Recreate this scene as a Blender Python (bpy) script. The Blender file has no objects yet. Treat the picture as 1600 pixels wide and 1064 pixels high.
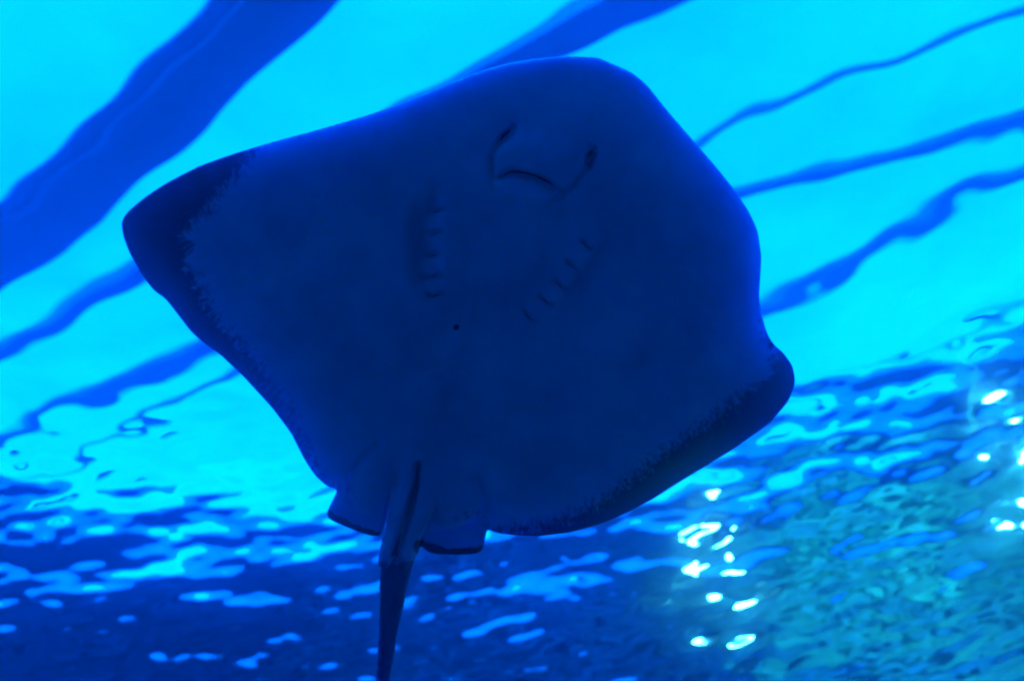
import bpy, bmesh, math, random
import numpy as np
from mathutils import Matrix, Vector

# ------------------------------------------------------------------ camera
F_PX = 2450.0                       # focal length in photo pixels (1600 wide)
DEPTH = 3.5                         # camera depth below the water surface
UP = np.array((-.148, .885, 1.)); UP /= np.linalg.norm(UP)   # world up in camera axes (right, up, forward)
FWD = np.array((0., 0., 1.))
AY = FWD - UP * UP[2]; AY /= np.linalg.norm(AY)
AX = np.cross(AY, UP)
if AX[0] < 0: AX = -AX
R_CW = np.array([AX, AY, UP])       # camera (right, up, forward) -> world
CAM = np.array((0., 0., -DEPTH))

scene = bpy.context.scene
col = scene.collection
cam_d = bpy.data.cameras.new('camera')
cam_d.sensor_width = 36.0
cam_d.lens = 36.0 * F_PX / 1600.0
cam_d.clip_start = .02
cam_d.clip_end = 500
cam = bpy.data.objects.new('camera', cam_d)
col.objects.link(cam)
rx, ry, rz_ = R_CW[:, 0], R_CW[:, 1], R_CW[:, 2]
M = Matrix(((rx[0], ry[0], -rz_[0], CAM[0]), (rx[1], ry[1], -rz_[1], CAM[1]),
            (rx[2], ry[2], -rz_[2], CAM[2]), (0, 0, 0, 1)))
cam.matrix_world = M
scene.camera = cam
cam_d.dof.use_dof = True
cam_d.dof.focus_distance = 2.45
cam_d.dof.aperture_fstop = 4.0

# ------------------------------------------------------------------ sky, sun, exposure
SUN_EL, SUN_AZ = math.radians(76), math.radians(185)   # azimuth clockwise from +Y
w = bpy.data.worlds.new('World'); scene.world = w; w.use_nodes = True
nt = w.node_tree; nt.nodes.clear()
sky = nt.nodes.new('ShaderNodeTexSky'); sky.sky_type = 'NISHITA'; sky.sun_disc = False
sky.sun_elevation = SUN_EL; sky.sun_rotation = SUN_AZ
bg = nt.nodes.new('ShaderNodeBackground'); bg.inputs[1].default_value = .15
wo = nt.nodes.new('ShaderNodeOutputWorld')
nt.links.new(sky.outputs[0], bg.inputs[0]); nt.links.new(bg.outputs[0], wo.inputs[0])
sun_d = bpy.data.lights.new('sun', 'SUN'); sun_d.energy = .5; sun_d.angle = math.radians(12)
sun_d.color = (1, .96, .9)
sun = bpy.data.objects.new('sun', sun_d); col.objects.link(sun)
sdir = Vector((math.sin(SUN_AZ) * math.cos(SUN_EL), math.cos(SUN_AZ) * math.cos(SUN_EL), math.sin(SUN_EL)))
sun.rotation_euler = sdir.to_track_quat('Z', 'Y').to_euler()
sun.location = sdir * 40
scene.view_settings.view_transform = 'Standard'
scene.view_settings.look = 'None'
scene.view_settings.exposure = 3.95
scene.view_settings.gamma = 1
scene.render.engine = 'CYCLES'
cy = scene.cycles
cy.use_denoising = True
cy.max_bounces = 14; cy.transmission_bounces = 12; cy.glossy_bounces = 8; cy.diffuse_bounces = 5
cy.volume_bounces = 2; cy.transparent_max_bounces = 16
cy.sample_clamp_indirect = 12
cy.pixel_filter_type = 'BLACKMAN_HARRIS'; cy.filter_width = 2.0

# ------------------------------------------------------------------ helpers
def mat(name):
    m = bpy.data.materials.new(name); m.use_nodes = True
    n = m.node_tree; n.nodes.clear()
    o = n.nodes.new('ShaderNodeOutputMaterial')
    return m, n, o
def N(n, t, **k):
    x = n.nodes.new(t)
    for a, v in k.items(): setattr(x, a, v)
    return x
def ramp(n, stops):
    r = n.nodes.new('ShaderNodeValToRGB'); e = r.color_ramp.elements
    while len(e) < len(stops): e.new(.5)
    for i, (p, c) in enumerate(stops): e[i].position = p; e[i].color = (*c, 1)
    return r
def noise(n, scale, detail=4, rough=.55, vec=None):
    x = n.nodes.new('ShaderNodeTexNoise'); x.inputs['Scale'].default_value = scale
    x.inputs['Detail'].default_value = detail; x.inputs['Roughness'].default_value = rough
    if vec is None:
        tc = n.nodes.new('ShaderNodeTexCoord'); vec = tc.outputs['Object']
    n.links.new(vec, x.inputs['Vector'])
    return x
def paint(name, c1, c2, scale, rough=.6, bump=.0, bscale=None):
    m, n, o = mat(name)
    p = N(n, 'ShaderNodeBsdfPrincipled'); p.inputs['Roughness'].default_value = rough
    a = noise(n, scale); r = ramp(n, [(.3, c1), (.7, c2)])
    n.links.new(a.outputs['Fac'], r.inputs[0]); n.links.new(r.outputs[0], p.inputs['Base Color'])
    if bump:
        b = N(n, 'ShaderNodeBump'); b.inputs['Strength'].default_value = bump; b.inputs['Distance'].default_value = .02
        a2 = noise(n, bscale or scale * 4); n.links.new(a2.outputs['Fac'], b.inputs['Height'])
        n.links.new(b.outputs[0], p.inputs['Normal'])
    n.links.new(p.outputs[0], o.inputs[0])
    return m
def link(name, me, m=None, parent=None, smooth=False):
    o = bpy.data.objects.new(name, me); col.objects.link(o)
    if m: me.materials.append(m)
    if parent: o.parent = parent
    if smooth: me.polygons.foreach_set('use_smooth', [True] * len(me.polygons))
    return o
def from_np(name, v, f):
    me = bpy.data.meshes.new(name)
    me.from_pydata([tuple(map(float, p)) for p in v], [], [tuple(map(int, q)) for q in f]); me.update()
    return me
def box_bm(bm, x0, x1, y0, y1, z0, z1):
    v = [bm.verts.new(p) for p in ((x0,y0,z0),(x1,y0,z0),(x1,y1,z0),(x0,y1,z0),(x0,y0,z1),(x1,y0,z1),(x1,y1,z1),(x0,y1,z1))]
    for q in ((3,2,1,0),(4,5,6,7),(0,1,5,4),(1,2,6,5),(2,3,7,6),(3,0,4,7)): bm.faces.new([v[i] for i in q])
def box(name, m, parent, *b, bevel=0):
    bm = bmesh.new(); box_bm(bm, *b)
    if bevel: bmesh.ops.bevel(bm, geom=bm.edges[:], offset=bevel, segments=2, affect='EDGES')
    me = bpy.data.meshes.new(name); bm.to_mesh(me); bm.free()
    return link(name, me, m, parent)
def empty(name, loc=(0, 0, 0)):
    o = bpy.data.objects.new(name, None); col.objects.link(o); o.location = loc; o.empty_display_size = .2
    return o
def tag(o, label=None, cat=None, group=None, kind=None):
    if label: o['label'] = label
    if cat: o['category'] = cat
    if group: o['group'] = group
    if kind: o['kind'] = kind
    return o
def prof_noise(p, seed, octaves=4, base=.6, gain=.5):
    """cheap smooth 3-D noise on an (n,3) array: sums of rotated sines"""
    r = np.random.default_rng(seed); out = np.zeros(len(p)); amp = 1.; fr = base
    for _ in range(octaves):
        for _ in range(5):
            k = r.normal(size=3); k *= fr * 2 * math.pi / np.linalg.norm(k)
            out += amp * np.sin(p @ k + r.uniform(0, 6.28) + 1.3 * np.sin(p @ np.roll(k, 1) * .7 + r.uniform(0, 6.28))) / 5
        amp *= gain; fr *= 2.03
    return out
def pix_dir(px, py):
    d = np.array((px - 800., 532. - py, F_PX)); d /= np.linalg.norm(d)
    return R_CW @ d

# ------------------------------------------------------------------ materials
m_beam = paint('blue_painted_steel', (.055, .095, .13), (.075, .125, .17), 1.2, .45)
m_wall = paint('blue_plaster', (.30, .40, .46), (.38, .48, .53), .5, .8, .1, 6)
m_deck = paint('pale_concrete', (.14, .15, .15), (.20, .21, .20), .8, .7, .15, 20)
m_sand = paint('sand', (.07, .07, .06), (.12, .115, .10), 2.5, .9, .4, 30)
m_black = paint('black_housing', (.012, .013, .015), (.02, .02, .022), 8, .4)

def rock_material():
    m, n, o = mat('algae_rock')
    p = N(n, 'ShaderNodeBsdfPrincipled'); p.inputs['Roughness'].default_value = .85
    a = noise(n, 1.3, 6, .6); r = ramp(n, [(.32, (.05, .075, .07)), (.5, (.20, .27, .20)), (.68, (.34, .40, .30))])
    n.links.new(a.outputs['Fac'], r.inputs[0])
    b = noise(n, 3.2, 4, .65); r2 = ramp(n, [(.52, (1, 1, 1)), (.58, (.07, .09, .11))])
    n.links.new(b.outputs['Fac'], r2.inputs[0])
    mx = N(n, 'ShaderNodeMix', data_type='RGBA', blend_type='MULTIPLY'); mx.inputs['Factor'].default_value = 1
    n.links.new(r.outputs[0], mx.inputs['A']); n.links.new(r2.outputs[0], mx.inputs['B'])
    n.links.new(mx.outputs['Result'], p.inputs['Base Color'])
    bu = N(n, 'ShaderNodeBump'); bu.inputs['Strength'].default_value = .7; bu.inputs['Distance'].default_value = .05
    c = noise(n, 14, 5, .6); n.links.new(c.outputs['Fac'], bu.inputs['Height']); n.links.new(bu.outputs[0], p.inputs['Normal'])
    n.links.new(p.outputs[0], o.inputs[0])
    return m
m_rock = rock_material()
m_shade_rock = paint('shade_darkened_rock', (.012, .013, .016), (.035, .037, .042), 3, .9, .6, 12)  # near-black rock: the shade of the unlit corner is put into its colour

def glazing_material():
    m, n, o = mat('blue_tinted_glazing')
    t = N(n, 'ShaderNodeBsdfTransparent')
    a = noise(n, .45, 5, .6); r = ramp(n, [(.3, (.02, .41, .97)), (.7, (.025, .485, 1))])
    n.links.new(a.outputs['Fac'], r.inputs[0]); n.links.new(r.outputs[0], t.inputs[0])
    n.links.new(t.outputs[0], o.inputs[0])
    return m
m_glaz = glazing_material()

def water_material():
    m, n, o = mat('water')
    g = N(n, 'ShaderNodeBsdfGlass'); g.inputs['IOR'].default_value = 1.33; g.inputs['Roughness'].default_value = 0
    g.inputs['Color'].default_value = (1, 1, 1, 1)
    va = N(n, 'ShaderNodeVolumeAbsorption'); va.inputs['Color'].default_value = (0, .86, .98, 1); va.inputs['Density'].default_value = .30
    vs = N(n, 'ShaderNodeVolumeScatter'); vs.inputs['Color'].default_value = (.5, .75, 1, 1); vs.inputs['Density'].default_value = .042
    vs.inputs['Anisotropy'].default_value = .975
    v = N(n, 'ShaderNodeAddShader'); n.links.new(va.outputs[0], v.inputs[0]); n.links.new(vs.outputs[0], v.inputs[1])
    n.links.new(g.outputs[0], o.inputs['Surface']); n.links.new(v.outputs[0], o.inputs['Volume'])
    return m
m_water = water_material()

# ------------------------------------------------------------------ tank and hall
TX, TY0, TY1, FLOOR = 9.5, -7.0, 9.6, -5.2

# water: a closed body with a rippled top
def wave(x, y):
    r = np.random.default_rng(11); h = np.zeros_like(x)
    t = np.clip((y - .10 * x - 3.0) / 1.15, 0, 1); far = t * t * (3 - 2 * t)     # ruffled towards the inlet side
    def group(n, l0, l1, th0, sp, slope, bendy):
        g = np.zeros_like(x)
        for i in range(n):
            lam = l0 * (l1 / l0) ** r.uniform(0, 1); th = r.normal(th0, sp); k = 2 * math.pi / lam; ph = r.uniform(0, 6.28)
            u = x * math.cos(th) + y * math.sin(th); v = x * math.sin(th) - y * math.cos(th)
            g += slope * math.sqrt(2 / n) / k * np.sin(k * u + ph + bendy * np.sin(v * k * .4 + ph * 2))
        return g
    h += group(14, .7, 1.8, 1.2, .9, .006, .5)
    h += group(30, .20, .48, 1.3, .8, .009, .6)
    h += group(24, .10, .2, 1.2, .9, .003, .6)
    h += far * group(50, .10, .26, 1.50, .5, .034, .8)
    h += far * group(30, .055, .10, 1.45, .6, .020, .8)
    t = np.clip((y - 4.0) / .9, 0, 1)
    h += t * t * (3 - 2 * t) * group(50, .10, .26, 1.50, .6, .034, .9)
    h += far * group(20, .28, .75, 1.4, .7, .025, .8)
    return h
def axis(lo, hi, a, b, fine, coarse):
    left = np.linspace(lo, a, max(2, int((a - lo) / coarse)))[:-1]
    mid = np.arange(a, b, fine); right = np.linspace(b, hi, max(2, int((hi - b) / coarse)))
    return np.concatenate([left, mid, right])
wx = axis(-TX - .6, TX + .6, -2.7, 2.7, .009, .05)
wy = axis(TY0 - .6, TY1 + .6, 1.5, 5.8, .009, .05)
GX, GY = np.meshgrid(wx, wy)
GZ = wave(GX, GY)
nx, ny = len(wx), len(wy)
V = np.stack([GX.ravel(), GY.ravel(), GZ.ravel()], 1)
idx = np.arange(nx * ny).reshape(ny, nx)
Fq = np.stack([idx[:-1, :-1], idx[:-1, 1:], idx[1:, 1:], idx[1:, :-1]], -1).reshape(-1, 4)
# skirt down to a flat bottom, buried in the tank shell
rim = np.concatenate([idx[0, :], idx[1:, -1], idx[-1, -2::-1], idx[-2:0:-1, 0]])
nb = len(rim); low = V[rim].copy(); low[:, 2] = FLOOR - .25
V = np.concatenate([V, low]); lo_i = nx * ny + np.arange(nb)
Fs = np.stack([rim, lo_i, np.roll(lo_i, -1), np.roll(rim, -1)], 1)
me = bpy.data.meshes.new('water')
loops = np.concatenate([Fq.ravel(), Fs.ravel(), lo_i[::-1]]); n4 = len(Fq) + len(Fs)
me.vertices.add(len(V)); me.vertices.foreach_set('co', V.ravel())
me.loops.add(len(loops)); me.loops.foreach_set('vertex_index', loops)
me.polygons.add(n4 + 1); me.polygons.foreach_set('loop_start', np.append(np.arange(n4) * 4, n4 * 4))
me.update(calc_edges=True); me.validate()
water = link('water', me, m_water); tag(water, kind='structure')
me.polygons.foreach_set('use_smooth', [True] * (len(Fq)) + [False] * (len(me.polygons) - len(Fq)))

# sea bed of the tank
gx = np.linspace(-TX - 1.2, TX + 1.2, 90); gy = np.linspace(TY0 - 1.2, TY1 + 1.2, 80)
A, B = np.meshgrid(gx, gy); P = np.stack([A.ravel(), B.ravel(), np.zeros(A.size)], 1)
P[:, 2] = FLOOR + .12 * prof_noise(P, 3, 3, .15)
ii = np.arange(A.size).reshape(A.shape)
bed = link('tank_floor', from_np('tank_floor', P, np.stack([ii[:-1,:-1], ii[:-1,1:], ii[1:,1:], ii[1:,:-1]], -1).reshape(-1, 4)), m_sand, smooth=True)
tag(bed, kind='structure')

# rock walls: closed slabs with a craggy inner face
def rock_wall(label, p0, p1, inward, seed, amp=.45):
    p0 = np.array(p0, float); p1 = np.array(p1, float); L = np.linalg.norm(p1 - p0)
    nu, nv = int(L / .11), 52
    u = np.linspace(0, 1, nu); z = np.linspace(FLOOR - .3, .22, nv)
    U, Z = np.meshgrid(u, z); base = p0 + (p1 - p0) * U.ravel()[:, None]
    fr = np.stack([base[:, 0], base[:, 1], Z.ravel()], 1)
    inw = np.array((*inward, 0.))
    d = prof_noise(fr, seed, 5, .22, .55)
    d = amp * (np.abs(d) * 1.4 - .25)
    d = np.where(Z.ravel() > .1, np.minimum(d, .1), d)
    fr = fr + inw * d[:, None]
    bk = np.stack([base[:, 0], base[:, 1], Z.ravel()], 1) - inw * 1.1
    v = np.concatenate([fr, bk]); k = np.arange(nu * nv).reshape(nv, nu); n0 = nu * nv
    q = np.stack([k[:-1,:-1], k[:-1,1:], k[1:,1:], k[1:,:-1]], -1).reshape(-1, 4)
    f = [tuple(a) for a in q] + [tuple(a[::-1] + n0) for a in q]
    ring = np.concatenate([k[0, :], k[1:, -1], k[-1, -2::-1], k[-2:0:-1, 0]])
    f += [(a, b, b + n0, a + n0) for a, b in zip(ring, np.roll(ring, -1))]
    me = from_np('rock_wall', v, f)
    b2 = bmesh.new(); b2.from_mesh(me); bmesh.ops.recalc_face_normals(b2, faces=b2.faces[:]); b2.to_mesh(me); b2.free()
    o = link('rock_wall', me, m_rock, smooth=True)
    return tag(o, label, 'rock wall', 'rock walls of the tank')
rock_wall('craggy algae covered rock wall mirrored in the water surface, lit teal by lamps', (-TX, TY1), (TX, TY1), (0, -1), 21)
rock_wall('dark rock wall of the tank on the side of the ray\'s pointed wing', (-TX, TY0), (-TX, TY1), (1, 0), 22)
rock_wall('rock wall of the tank on the side of the flood lamps', (TX, TY0), (TX, TY1), (-1, 0), 23)
rock_wall('rock wall of the tank behind the ray\'s snout', (-TX, TY0), (TX, TY0), (0, 1), 24)

# boulder outcrop standing before the far wall
def outcrop(label, c, rad, seed, m_=None, group='boulders by the far wall'):
    b2 = bmesh.new(); bmesh.ops.create_icosphere(b2, subdivisions=6, radius=1)
    me = bpy.data.meshes.new('boulder'); b2.to_mesh(me); b2.free()
    n_ = len(me.vertices); p = np.empty(n_ * 3); me.vertices.foreach_get('co', p); p = p.reshape(-1, 3)
    q = p * np.array(rad)
    d = 1 + .20 * prof_noise(q, seed, 4, .25, .5) + .10 * np.abs(prof_noise(q, seed + 1, 3, .9, .5))
    q = q * d[:, None]; me.vertices.foreach_set('co', q.ravel()); me.update()
    o = link('boulder', me, m_ or m_rock, smooth=True); o.location = c
    return tag(o, label, 'boulder', group)
outcrop('large teal lit boulder mirrored in the water beside the white glints', (2.9, 8.8, -2.0), (2.2, 1.6, 2.4), 41)
outcrop('boulder with shade painted into its colour in the unlit corner of the tank', (-3.6, 8.0, -3.0), (1.9, 1.2, 2.2), 51, m_shade_rock)

# deck round the pool and hall walls
HX, HY0, HY1, HZ = 24., -14., 22.5, 4.0
bm = bmesh.new()
for b in ((-HX, HX, TY1 + .05, HY1, -.6, .26), (-HX, HX, HY0, TY0 - .05, -.6, .26),
          (-HX, -TX - .05, TY0 - .05, TY1 + .05, -.6, .2595), (TX + .05, HX, TY0 - .05, TY1 + .05, -.6, .2595)):
    box_bm(bm, *b)
me = bpy.data.meshes.new('pavement'); bm.to_mesh(me); bm.free()
tag(link('pavement', me, m_deck), kind='structure')

hall = empty('skylight_hall', (0, 0, .26))
tag(hall, 'blue glazed skylight roof with dark curving beams seen through the rippled water', 'roof')
def hbox(name, m, *b, bevel=0):
    b = list(b); b[4] -= .26; b[5] -= .26
    return box(name, m, hall, *b, bevel=bevel)
hbox('wall', m_wall, -HX - .3, HX + .3, HY1, HY1 + .3, .26, HZ + .4)
hbox('wall', m_wall, -HX - .3, HX + .3, HY0 - .3, HY0, .26, HZ + .4)
hbox('wall', m_wall, -HX - .3, -HX, HY0, HY1, .26, HZ + .4)
hbox('wall', m_wall, HX, HX + .3, HY0, HY1, .26, HZ + .4)
hbox('glazing', m_glaz, -HX, HX, HY0, HY1, HZ + .30, HZ + .32)

def smooth_path(pts, n=60):
    p = np.array(pts, float)
    for _ in range(4):
        q = [p[0]]
        for a, b in zip(p[:-1], p[1:]): q += [a * .75 + b * .25, a * .25 + b * .75]
        q.append(p[-1]); p = np.array(q)
    return p
def beam(pts, width, z0, z1, name='roof_beam', shift=0.):
    p = smooth_path(pts); t = np.gradient(p, axis=0); t /= np.linalg.norm(t, axis=1)[:, None]
    nrm = np.stack([-t[:, 1], t[:, 0]], 1); v = []
    wd = np.interp(np.linspace(0, 1, len(p)), np.linspace(0, 1, len(np.atleast_1d(width))), np.atleast_1d(width)) / 2
    p = p + nrm * shift
    for a, b, hw in zip(p, nrm, wd):
        l, r = a + b * hw, a - b * hw
        v += [(*l, z0 - .26), (*r, z0 - .26), (*r, z1 - .26), (*l, z1 - .26)]
    n = len(p); f = [(3, 2, 1, 0), tuple(4 * (n - 1) + i for i in range(4))]
    for i in range(n - 1):
        for j in range(4):
            a, b = 4 * i + j, 4 * i + (j + 1) % 4
            f.append((a, b, b + 4, a + 4))
    me = from_np(name, v, f)
    b2 = bmesh.new(); b2.from_mesh(me); bmesh.ops.recalc_face_normals(b2, faces=b2.faces[:]); b2.to_mesh(me); b2.free()
    return link(name, me, m_beam, hall)
H0 = HZ
B1 = [(-20.3, 22.45), (-4.24, 7.95), (-1.2, 5.21), (5, -.37), (19.5, -13.4)]
beam(B1, .50, H0, H0 + .16, shift=.08)
beam(B1, .158, H0 + .05, H0 + .10, 'roof_rail', shift=-.262)
beam([(-19.5, 22.45), (-5.26, 10.3), (-3.17, 8.36), (-.4, 6.55), (.78, 5.95), (1.5, 5.74), (6, 4.6), (23.9, 3.0)], [.16, .17, .18, .30, .36, .36, .36], H0, H0 + .12)
beam([(-18.0, 22.45), (-6.46, 13.0), (-3.0, 10.2), (-.4, 8.75), (2.17, 8.46), (5.06, 8.88), (23.9, 14.0)], [.30, .28, .24, .2, .2, .2], H0 + .003, H0 + .10)
beam([(-11.4, 22.45), (-9.74, 20.15), (-5.02, 13.5), (-2.92, 11.07), (-1.1, 9.2)], .11, H0 + .02, H0 + .10, 'roof_purlin')
beam([(-.8, 8.95), (1.78, 7.59), (3.43, 7.16), (4.53, 7.03), (23.9, 6.3)], .06, H0 + .02, H0 + .09, 'roof_purlin')
beam([(23.9, .8), (5.35, 9.8), (2.8, 11.54), (.9, 13.4), (.3, 17), (.3, 22.4)], .34, H0 + .006, H0 + .10)
beam([(.5, 17.9), (5.2, 17.2), (8.1, 18.3), (23.9, 21.5)], .16, H0 + .02, H0 + .10, 'roof_purlin')

# ------------------------------------------------------------------ flood lamps under the waterline of the far rock wall
def lamp_at(px, py, ydist):
    d = pix_dir(px, py); s = CAM + d * (DEPTH / d[2]); r = d * (1, 1, -1)
    return s + r * ((ydist - s[1]) / r[1])
def lamp_material(strength):
    m, n, o = mat('lamp_lens'); e = N(n, 'ShaderNodeEmission'); e.inputs[0].default_value = (.55, 1, .85, 1)
    e.inputs[1].default_value = strength; n.links.new(e.outputs[0], o.inputs[0]); return m
def flood_lamp(label, pos, aim, strength, radius=.075):
    root = empty('flood_lamp', pos); tag(root, label, 'lamp', 'underwater flood lamps')
    d = Vector(aim) - Vector(pos); root.rotation_euler = d.to_track_quat('Z', 'Y').to_euler()
    def lathe(name, prof, m):
        bm = bmesh.new(); rings = []
        for (r, z) in prof:
            rings.append([bm.verts.new((r * math.cos(a), r * math.sin(a), z)) for a in np.linspace(0, 2 * math.pi, 24, endpoint=False)])
        for a, b in zip(rings[:-1], rings[1:]):
            for i in range(24): bm.faces.new((a[i], a[(i + 1) % 24], b[(i + 1) % 24], b[i]))
        bm.faces.new(rings[0][::-1]); bm.faces.new(rings[-1])
        me = bpy.data.meshes.new(name); bm.to_mesh(me); bm.free()
        return link(name, me, m, root)
    lathe('housing', [(radius * .5, -.22), (radius * .95, -.16), (radius * 1.15, -.03), (radius * 1.15, .0)], m_black)
    lathe('lens', [(radius, .004), (radius * .97, .05), (radius * .8, .085), (radius * .5, .105), (radius * .2, .112)], lamp_material(strength))
    b2 = bmesh.new(); bmesh.ops.create_cone(b2, cap_ends=True, segments=12, radius1=.03, radius2=.025, depth=1)
    me = bpy.data.meshes.new('post'); b2.to_mesh(me); b2.free()
    post = link('post', me, m_black, root); top = Vector(pos) - d.normalized() * .18; h_ = top.z - FLOOR + .15
    bpy.context.view_layer.update()
    post.matrix_world = Matrix.Translation((top.x, top.y, top.z - h_ / 2)) @ Matrix.Diagonal((1, 1, h_, 1))
    return root
L1 = lamp_at(1110, 858, 6.3); L2 = lamp_at(1590, 700, 6.1)
print('lamps', L1, L2)
flood_lamp('round flood lamp whose white glints break up below the ray\'s trailing edge', L1, L1 + (.5, .1, 1), 3.5)

flood_lamp('round flood lamp whose white glint flares above the lit rocks', L2, L2 + (.1, .1, 1), 6)
for sp, sa, en, sl in (((1.0, 5.2, -3.5), (2.3, 7.6, -1.3), 38, 'shaded spot lamp on a post aimed at the near side of the lit boulder'),
                   ((3.4, 5.0, -3.4), (3.2, 7.6, -1.4), 13, 'shaded spot lamp on a post aimed at the middle of the lit boulder')):
    r_ = flood_lamp(sl, np.array(sp), np.array(sa), 3)
    ld = bpy.data.lights.new('spot_light', 'SPOT'); ld.energy = en; ld.color = (.2, 1, .74); ld.spot_size = math.radians(75); ld.spot_blend = .7; ld.shadow_soft_size = .08
    lo = bpy.data.objects.new('spot_light', ld); col.objects.link(lo); lo.parent = r_; lo.location = (0, 0, .2); lo.rotation_euler = (math.pi, 0, 0)

# ------------------------------------------------------------------ the stingray
def ray_frame():
    c_dir = pix_dir(740, 480); C = CAM + c_dir * 2.4
    view_n = -c_dir; down = np.array((0, 0, -1.))
    n = view_n * .75 + down * .25; n /= np.linalg.norm(n)
    ex = R_CW[:, 0] - n * (R_CW[:, 0] @ n); ex /= np.linalg.norm(ex)
    ey = np.cross(n, ex)
    return C, ex, ey, n
RC, EX, EY, EN = ray_frame()
CL = np.array(((CAM - RC) @ EX, (CAM - RC) @ EY, (CAM - RC) @ EN))     # camera in the ray's own axes
def P2(px, py):
    d = pix_dir(px, py); t = ((RC - CAM) @ EN) / (d @ EN); q = CAM + d * t - RC
    return np.array((q @ EX, q @ EY))
def PL(pts): return np.array([P2(*p) for p in pts])
PXM = np.linalg.norm(P2(790, 480) - P2(690, 480)) / 100                # metres per photo pixel

OUT = [(935,90),(945,95),(985,112),(1010,132),(1040,170),(1085,222),(1120,262),(1150,300),(1170,330),(1184,360),(1190,400),
 (1188,435),(1186,465),(1190,492),(1199,522),(1208,537),(1225,552),(1239,572),(1243,597),(1232,627),(1202,662),(1150,699),(1105,727),
 (1060,754),(1025,777),(985,799),(940,818),(890,832),(840,838),(800,836),(772,832),(761,826),(757,808),(742,800),(700,815),
 (660,822),(620,812),(588,792),(560,772),(538,762),(515,763),(492,743),(475,717),(455,677),(425,637),(380,588),(345,555),(312,531),(298,518),
 (272,484),(258,466),(242,456),(225,435),(202,395),(192,368),(189,346),(200,330),(228,307),(260,286),(310,260),(360,242),(425,222),(500,202),
 (575,180),(630,161),(700,132),(750,112),(800,98),(850,91),(890,88)]
def resample(p, n):
    q = np.concatenate([p, p[:1]]); s = np.concatenate([[0], np.cumsum(np.linalg.norm(np.diff(q, axis=0), axis=1))])
    t = np.linspace(0, s[-1], n, endpoint=False)
    return np.stack([np.interp(t, s, q[:, 0]), np.interp(t, s, q[:, 1])], 1)
outl = resample(PL(OUT), 560)
for _ in range(2): outl = .25 * np.roll(outl, 1, 0) + .5 * outl + .25 * np.roll(outl, -1, 0)
def dist_poly(p, poly, closed=True):
    a = poly; b = np.roll(poly, -1, 0)
    if not closed: a, b = poly[:-1], poly[1:]
    best = np.full(len(p), 1e9); arg = np.zeros(len(p), int); tt = np.zeros(len(p))
    for i, (u, v) in enumerate(zip(a, b)):
        e = v - u; t = np.clip(((p - u) @ e) / max(e @ e, 1e-12), 0, 1)
        d = np.linalg.norm(p - (u + t[:, None] * e), axis=1)
        m = d < best; best[m] = d[m]; arg[m] = i; tt[m] = t[m]
    return best, arg, tt
SNOUT, VENT = P2(935, 90), P2(650, 790)
AXM = (VENT - SNOUT) / np.linalg.norm(VENT - SNOUT); AXS = np.array((-AXM[1], AXM[0]))   # along the midline, across it
def bend(p):
    s = (p - SNOUT) @ AXS; l = (p - SNOUT) @ AXM
    right = np.where(s > 0, s, 0); left = np.where(s < 0, -s, 0)
    return -.30 * left ** 2 - .20 * right ** 2 + .06 * np.sin(l * 6 - 1.2) * (right ** 1.5) - .10 * np.exp(-(l / .10) ** 2) * .35
def lift(p, z):
    """place plane points p at height z on their line of sight, so the outline keeps its place"""
    k = (1 - z / CL[2])[:, None]
    return np.concatenate([CL[:2] + (p - CL[:2]) * k, z[:, None]], 1)
if (P2(200, 345) - SNOUT) @ AXS > 0: AXS = -AXS
cen = P2(715, 470)
ts = np.concatenate([np.linspace(0.02, .8, 40), np.linspace(.82, 1, 22)])
rings = [cen + t * (outl - cen) for t in ts]
flat = np.concatenate([cen[None]] + rings)
dE, _, _ = dist_poly(flat, outl)
sM = np.abs((flat - SNOUT) @ AXS); lM = (flat - SNOUT) @ AXM
core = np.exp(-(sM / .15) ** 2) * np.clip(1 - ((lM - .36) / .50) ** 2, 0, 1)
sheet = 1 - np.exp(-dE / .11)
z_dors = -(.006 + .035 * sheet + .075 * core * sheet)
z_vent = .005 + .012 * sheet + .016 * core * sheet
zb = bend(flat)
top = lift(flat, zb + z_dors); bot = lift(flat, zb + z_vent)
# lift() would swell the silhouette a little at the rim only; negligible at 3.5 mm
n_r, n_o = len(ts), len(outl)
verts = np.concatenate([bot, top]); off = len(flat); faces = []
for side in (0, 1):
    o0 = side * off
    for i in range(n_o):
        j = (i + 1) % n_o
        tri = (o0, o0 + 1 + i, o0 + 1 + j); faces.append(tri if side == 0 else tri[::-1])
    for r in range(n_r - 1):
        for i in range(n_o):
            j = (i + 1) % n_o; a = o0 + 1 + r * n_o; b = a + n_o
            q = (a + i, b + i, b + j, a + j); faces.append(q if side == 0 else q[::-1])
for i in range(n_o):
    j = (i + 1) % n_o; a = 1 + (n_r - 1) * n_o
    faces.append((a + i, a + off + i, a + off + j, a + j))
bm = bmesh.new()
def add_np(v, f):
    vs = [bm.verts.new(tuple(map(float, p))) for p in v]
    for q in f: bm.faces.new([vs[i] for i in q])
add_np(verts, faces)
def plate(pts, z0, thick, z_end=None):
    """a fin lobe: rounded polygon slab; pts in photo pixels"""
    p = PL(pts)
    for _ in range(2):
        q = []
        for a, b in zip(p, np.roll(p, -1, 0)): q += [a * .8 + b * .2, a * .2 + b * .8]
        p = np.array(q)
    zz = bend(p) + z0
    if z_end is not None:
        t = np.clip((p - VENT) @ AXM / .12, 0, 1); zz = zz + z_end * t
    a = lift(p, zz + thick / 2); b = lift(p, zz - thick / 2); n = len(p)
    add_np(np.concatenate([a, b]), [tuple(range(n)), tuple(range(2 * n - 1, n - 1, -1))] + [(i, i + n, (i + 1) % n + n, (i + 1) % n) for i in range(n)])
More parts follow.
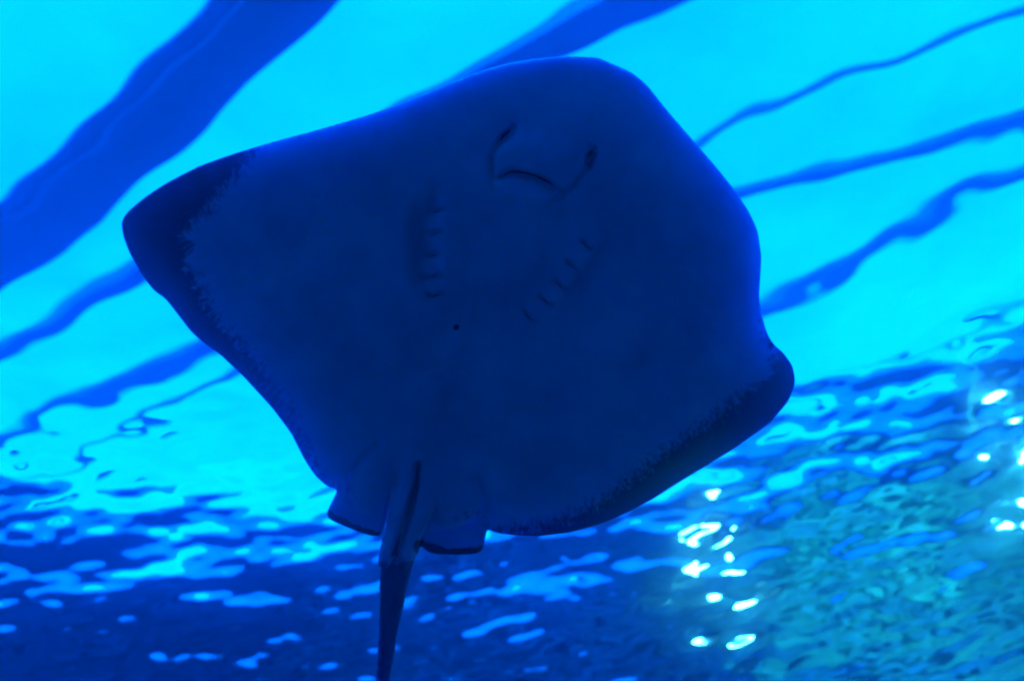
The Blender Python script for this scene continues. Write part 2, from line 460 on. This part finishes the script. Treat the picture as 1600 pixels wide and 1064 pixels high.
def tube(pts, radii, zs, squash=1.0, nseg=20, sub=6):
    p = PL(pts); m = len(p); t = np.arange(m); tt = np.linspace(0, m - 1, (m - 1) * sub + 1)
    p = np.stack([np.interp(tt, t, p[:, 0]), np.interp(tt, t, p[:, 1])], 1); r = np.interp(tt, t, radii) * PXM; z = np.interp(tt, t, zs)
    for _ in range(3):
        p[1:-1] = .25 * p[:-2] + .5 * p[1:-1] + .25 * p[2:]; r[1:-1] = .25 * r[:-2] + .5 * r[1:-1] + .25 * r[2:]
    c = lift(p, z); d = np.gradient(c, axis=0); d /= np.linalg.norm(d, axis=1)[:, None]
    v = []
    for ci, di, ri in zip(c, d, r):
        a = np.cross(di, (0, 0, 1)); a /= np.linalg.norm(a); b = np.cross(a, di)
        v += [ci + ri * (math.cos(w_) * a + squash * math.sin(w_) * b) for w_ in np.linspace(0, 2 * math.pi, nseg, endpoint=False)]
    n = len(c); f = []
    for i in range(n - 1):
        for j in range(nseg):
            f.append((i * nseg + j, i * nseg + (j + 1) % nseg, (i + 1) * nseg + (j + 1) % nseg, (i + 1) * nseg + j))
    f += [tuple(range(nseg))[::-1], tuple((n - 1) * nseg + j for j in range(nseg))]
    add_np(v, f)
# pelvic fins, their fleshy roots, claspers and whip tail
plate([(545,735),(528,764),(510,800),(513,811),(550,827),(586,839),(597,834),(620,770),(590,730)], -.008, .026)
plate([(665,790),(662,842),(659,854),(672,864),(705,867),(738,866),(753,862),(757,850),(762,818),(775,795),(735,770),(690,760)], -.014, .026)
tube([(600,700),(575,760),(570,800)], [34,30,14], [-.004,.006,.004], .55)
tube([(700,720),(712,780),(700,826)], [40,46,16], [-.006,.010,.004], .42)
tube([(648,650),(640,740),(622,820),(606,862),(598,884)], [18,24,19,14,9], [-.012,.012,.026,.030,.024], .9)
tube([(680,690),(662,770),(648,820),(636,858),(628,888)], [18,24,18,14,9], [-.012,.014,.028,.032,.024], .9)
tube([(668,690),(650,780),(622,870),(616,905),(611,950),(606,992),(602,1030),(598,1064),(594,1130),(589,1230),(583,1350),(576,1500)],
     [40,36,27,24,19.5,15.5,13,11,9,7.5,6,4.5], [-.03,-.022,-.012,-.012,-.013,-.014,-.015,-.016,-.018,-.02,-.03,-.04], .8)
bmesh.ops.recalc_face_normals(bm, faces=bm.faces[:])
me = bpy.data.meshes.new('rough'); bm.to_mesh(me); bm.free()
tmp = bpy.data.objects.new('rough', me); col.objects.link(tmp)
mod = tmp.modifiers.new('r', 'REMESH'); mod.mode = 'VOXEL'; mod.voxel_size = .0030; mod.use_smooth_shade = True
ms = tmp.modifiers.new('s', 'SMOOTH'); ms.factor = .5; ms.iterations = 3
dg = bpy.context.evaluated_depsgraph_get(); dg.update()
body_me = bpy.data.meshes.new_from_object(tmp.evaluated_get(dg)); body_me.name = 'body'
bpy.data.objects.remove(tmp, do_unlink=True)
nv = len(body_me.vertices); co = np.empty(nv * 3); body_me.vertices.foreach_get('co', co); co = co.reshape(-1, 3)
no = np.empty(nv * 3); body_me.vertices.foreach_get('normal', no); no = no.reshape(-1, 3)
# back on the reference plane, along the line of sight
pl = CL[:2] + (co[:, :2] - CL[:2]) / (1 - co[:, 2] / CL[2])[:, None]
vent = np.clip(no[:, 2] * 2, 0, 1)
dz = np.zeros(nv)
def groove(pts, wpx, depth, taper=True):
    global dz
    p = PL(pts); d, a, t = dist_poly(pl, p, False); wm = wpx * PXM
    k = (a + t) / (len(p) - 1); am = np.sin(np.clip(k, .06, .94) * math.pi) ** .5 if taper else 1
    dz += -depth * np.exp(-(d / wm) ** 2) * am
def mound(px, py, rx, ry, ang, h):
    global dz
    q = pl - P2(px, py); c, s = math.cos(math.radians(ang)), math.sin(math.radians(ang))
    u = (q[:, 0] * c + q[:, 1] * s) / (rx * PXM); v = (-q[:, 0] * s + q[:, 1] * c) / (ry * PXM)
    dz += h * np.exp(-(u * u + v * v))
MOUTH = [(780,277),(800,269),(819,271),(838,276),(857,285),(876,298)]
NOSE_L = [(800,200),(777,225),(766,244),(767,276),(771,300)]
NOSE_R = [(925,232),(919,260),(895,292),(876,308),(858,318)]
GILL_L = [(683,331),(678,366),(676,400),(677,432),(681,462)]
GILL_R = [(914,383),(893,416),(874,446),(852,470),(824,494)]
groove(MOUTH, 6, .022); groove(NOSE_L, 5, .013); groove(NOSE_R, 4.5, .013)
groove([(800,201),(780,222)], 8, .014); groove([(925,236),(919,258)], 9, .020)
mound(835, 240, 55, 34, -15, .012)                        # nasal curtain
mound(815, 305, 44, 22, -14, .011)                        # lower lip
groove([(676,300),(657,335),(652,380),(654,425),(668,462)], 17, .030)
groove([(940,370),(925,410),(900,445),(868,480)], 13, .013)
mound(692, 395, 17, 75, 0, .009); mound(878, 438, 20, 72, -38, .012)
for g in GILL_L: groove([(g[0]-9, g[1]+2), (g[0]+9, g[1]-3)], 5, .010, False)
for g in GILL_R: groove([(g[0]-7, g[1]-6), (g[0]+7, g[1]+6)], 5, .010, False)
groove([(585,696),(558,718),(545,745),(538,775)], 7, .009)
groove([(653,728),(649,760),(640,795),(634,815),(622,850),(614,872)], 5, .026, False)
groove([(745,745),(756,770),(757,800)], 7, .009); groove([(757,785),(738,818),(668,836)], 6, .006)
groove([(660,690),(705,560),(745,470)], 18, .004); groove([(650,585),(690,570),(720,550)], 5, .003); groove([(598,850),(606,800),(622,745)], 5, .012)
dz += .0012 * prof_noise(np.concatenate([pl * 1.0, np.zeros((nv, 1))], 1), 8, 3, 3.0)
co[:, 2] += dz * vent
d_t, _, _ = dist_poly(pl, PL([(613,905),(598,1064),(576,1500)]), False)
rough = np.where(d_t < .03, np.clip(-(pl - P2(0, 890))[:, 1] / (30 * PXM), 0, 1), 0)      # thorny tail
co += no * (.0016 * rough * np.maximum(prof_noise(co, 77, 2, 55, .6), -.3))[:, None]
body_me.vertices.foreach_set('co', co.ravel()); body_me.update()
# pigment: dark margin (+1 inside the dark, -1 on the pale belly)
px_w = {0: 0}
WID = [((935,90),-30),((1040,170),-30),((1150,300),-30),((1188,435),-30),((1199,522),0),((1225,552),22),((1243,597),54),((1202,662),66),((1150,699),64),((1060,754),56),
       ((985,799),44),((890,832),26),((800,836),15),((761,826),-2),((660,822),-20),((538,762),-6),((475,717),12),((425,637),22),((345,555),34),((298,518),44),
       ((258,466),60),((225,435),84),((202,395),100),((189,346),110),((228,307),84),((310,260),58),((360,242),30),((425,222),-10),((630,161),-30),((800,98),-30)]
dE, ar, tt_ = dist_poly(pl, outl)
wp = PL([a for a, _ in WID]); wv = np.array([b for _, b in WID], float)
_, wi, wt = dist_poly(wp, outl); wpos = wi + wt; o_ = np.argsort(wpos); wpos, wv = wpos[o_], wv[o_]
wloc = np.interp(ar + tt_, wpos, wv, period=len(outl)) * PXM
pig = (wloc - dE) / (30 * PXM)
tail_l = (pl - P2(612, 884)) @ AXM
d_t, _, _ = dist_poly(pl, PL([(613,905),(598,1064),(576,1500)]), False)
pig = np.maximum(pig, np.where(d_t < .05, np.clip((-(pl - P2(0, 884))[:, 1]) / (16 * PXM), -2, 2), -2))
for seg in ([(508,806),(550,829),(588,841)], [(657,854),(700,868),(755,864)]):
    d_s, _, _ = dist_poly(pl, PL(seg), False); pig = np.maximum(pig, (12 * PXM - d_s) / (5 * PXM))
pig = np.where(no[:, 2] < -.6, 2.0, pig)                 # the back is dark all over
d_s = np.linalg.norm(pl - P2(713, 512), axis=1); pig = np.maximum(pig, (5 * PXM - d_s) / (1.5 * PXM))   # a mole
pig = np.clip(pig, -2, 2)
am_ = body_me.attributes.new('margin', 'FLOAT_VECTOR', 'POINT')
am_.data.foreach_set('vector', np.stack([(ar + tt_) * np.linalg.norm(outl[1] - outl[0]) * 1.0, dE * .55, np.zeros(nv)], 1).astype(np.float32).ravel())
at = body_me.attributes.new('pigment', 'FLOAT', 'POINT'); at.data.foreach_set('value', pig.astype(np.float32))

def skin_material():
    m, n, o = mat('ray_skin')
    p = N(n, 'ShaderNodeBsdfPrincipled'); p.inputs['Roughness'].default_value = .55
    p.inputs['Specular IOR Level'].default_value = .2
    a = N(n, 'ShaderNodeAttribute', attribute_name='pigment')
    mg = N(n, 'ShaderNodeAttribute', attribute_name='margin'); n1 = noise(n, 115, 5, .75, mg.outputs['Vector']); n2 = noise(n, 7, 6, .62)
    s1 = N(n, 'ShaderNodeMath', operation='MULTIPLY_ADD'); s1.inputs[1].default_value = 3.4; s1.inputs[2].default_value = -1.7
    n.links.new(n1.outputs['Fac'], s1.inputs[0])
    ad = N(n, 'ShaderNodeMath', operation='ADD'); n.links.new(a.outputs['Fac'], ad.inputs[0]); n.links.new(s1.outputs[0], ad.inputs[1])
    mr = N(n, 'ShaderNodeMapRange', interpolation_type='SMOOTHSTEP'); mr.inputs['From Min'].default_value = -.5; mr.inputs['From Max'].default_value = .5
    n.links.new(ad.outputs[0], mr.inputs['Value'])
    pale = ramp(n, [(.28, (.19, .235, .245)), (.5, (.26, .30, .295)), (.72, (.33, .375, .355))]); n.links.new(n2.outputs['Fac'], pale.inputs[0])
    mx = N(n, 'ShaderNodeMix', data_type='RGBA'); n.links.new(mr.outputs[0], mx.inputs['Factor'])
    n.links.new(pale.outputs[0], mx.inputs['A']); mx.inputs['B'].default_value = (.008, .009, .016, 1)
    n.links.new(mx.outputs['Result'], p.inputs['Base Color'])
    p.inputs['Subsurface Weight'].default_value = .6
    p.inputs['Subsurface Radius'].default_value = (.3, .6, 1); p.inputs['Subsurface Scale'].default_value = .06
    b = N(n, 'ShaderNodeBump'); b.inputs['Strength'].default_value = .25; b.inputs['Distance'].default_value = .002
    n3 = noise(n, 160, 3, .6); n.links.new(n3.outputs['Fac'], b.inputs['Height']); n.links.new(b.outputs[0], p.inputs['Normal'])
    n.links.new(p.outputs[0], o.inputs[0])
    return m
m_skin = skin_material()
m_dark = paint('mouth_dark', (.012, .014, .02), (.02, .022, .03), 60, .7)
m_eye = paint('eye', (.01, .01, .012), (.03, .03, .03), 40, .15)
ray = empty('stingray')
ray.matrix_world = Matrix(((EX[0], EY[0], EN[0], RC[0]), (EX[1], EY[1], EN[1], RC[1]), (EX[2], EY[2], EN[2], RC[2]), (0, 0, 0, 1)))
tag(ray, 'broad stingray gliding overhead, pale belly with dark speckled margin, mouth and gill slits showing', 'stingray')
body = link('body', body_me, None, ray, True); body_me.materials.clear(); body_me.materials.append(m_skin)
from mathutils.bvhtree import BVHTree
bvh = BVHTree.FromPolygons([Vector(c) for c in co], [tuple(p.vertices) for p in body_me.polygons])
def surf(q):
    h = bvh.ray_cast(Vector((q[0], q[1], .4)), Vector((0, 0, -1)))
    return h[0].z if h[0] else 0.
def on_sight(px, py):
    """point of the belly seen at a photo pixel"""
    c = Vector(CL); q = P2(px, py); h = bvh.ray_cast(c, (Vector((q[0], q[1], 0)) - c).normalized())
    return np.array(h[0]) if h[0] else np.array((*q, 0))
def slit(name, pts, wpx, parent=body, raise_=.0015):
    """a dark sunken slit following the belly: a thin lens-shaped solid"""
    c = np.array([on_sight(*p) for p in pts]); n = len(c)
    m = 6; t = np.linspace(0, n - 1, (n - 1) * m + 1); c = np.stack([np.interp(t, np.arange(n), c[:, k]) for k in range(3)], 1)
    d = np.gradient(c, axis=0); d /= np.linalg.norm(d, axis=1)[:, None]; v = []
    for i, (a, di) in enumerate(zip(c, d)):
        s = np.cross((0, 0, 1), di); s /= np.linalg.norm(s); r = wpx * PXM / 2 * max(.12, math.sin(math.pi * i / (len(c) - 1)) ** .6)
        v += [a + s * r + (0, 0, raise_ * .3), a + (0, 0, raise_), a - s * r + (0, 0, raise_ * .3), a - (0, 0, .004)]
    f = []
    for i in range(len(c) - 1):
        for j in range(4): f.append((4*i+j, 4*i+(j+1) % 4, 4*i+4+(j+1) % 4, 4*i+4+j))
    f += [(3, 2, 1, 0), tuple(4 * (len(c) - 1) + j for j in range(4))]
    return link(name, from_np(name, v, f), m_dark, parent, True)
slit('mouth', MOUTH, 10, ray)
slit('nostril', [(798,203),(788,212),(778,224)], 5, ray); slit('nostril', [(926,233),(923,247),(917,260)], 8, ray)
for g in GILL_L: slit('gill_slit', [(g[0]-7, g[1]+2), (g[0], g[1]), (g[0]+7, g[1]-2)], 2, ray)
for g in GILL_R: slit('gill_slit', [(g[0]-5, g[1]-5), (g[0], g[1]), (g[0]+5, g[1]+5)], 1.8, ray)
for px, py in ((832, 215), (900, 240)):                    # eyes stand on the back
    q = P2(px, py); h = bvh.ray_cast(Vector((q[0], q[1], -.5)), Vector((0, 0, 1)))
    b2 = bmesh.new(); bmesh.ops.create_uvsphere(b2, u_segments=16, v_segments=10, radius=.014)
    me = bpy.data.meshes.new('eye'); b2.to_mesh(me); b2.free()
    e = link('eye', me, m_eye, ray, True); e.location = h[0] if h[0] else (q[0], q[1], -.08)
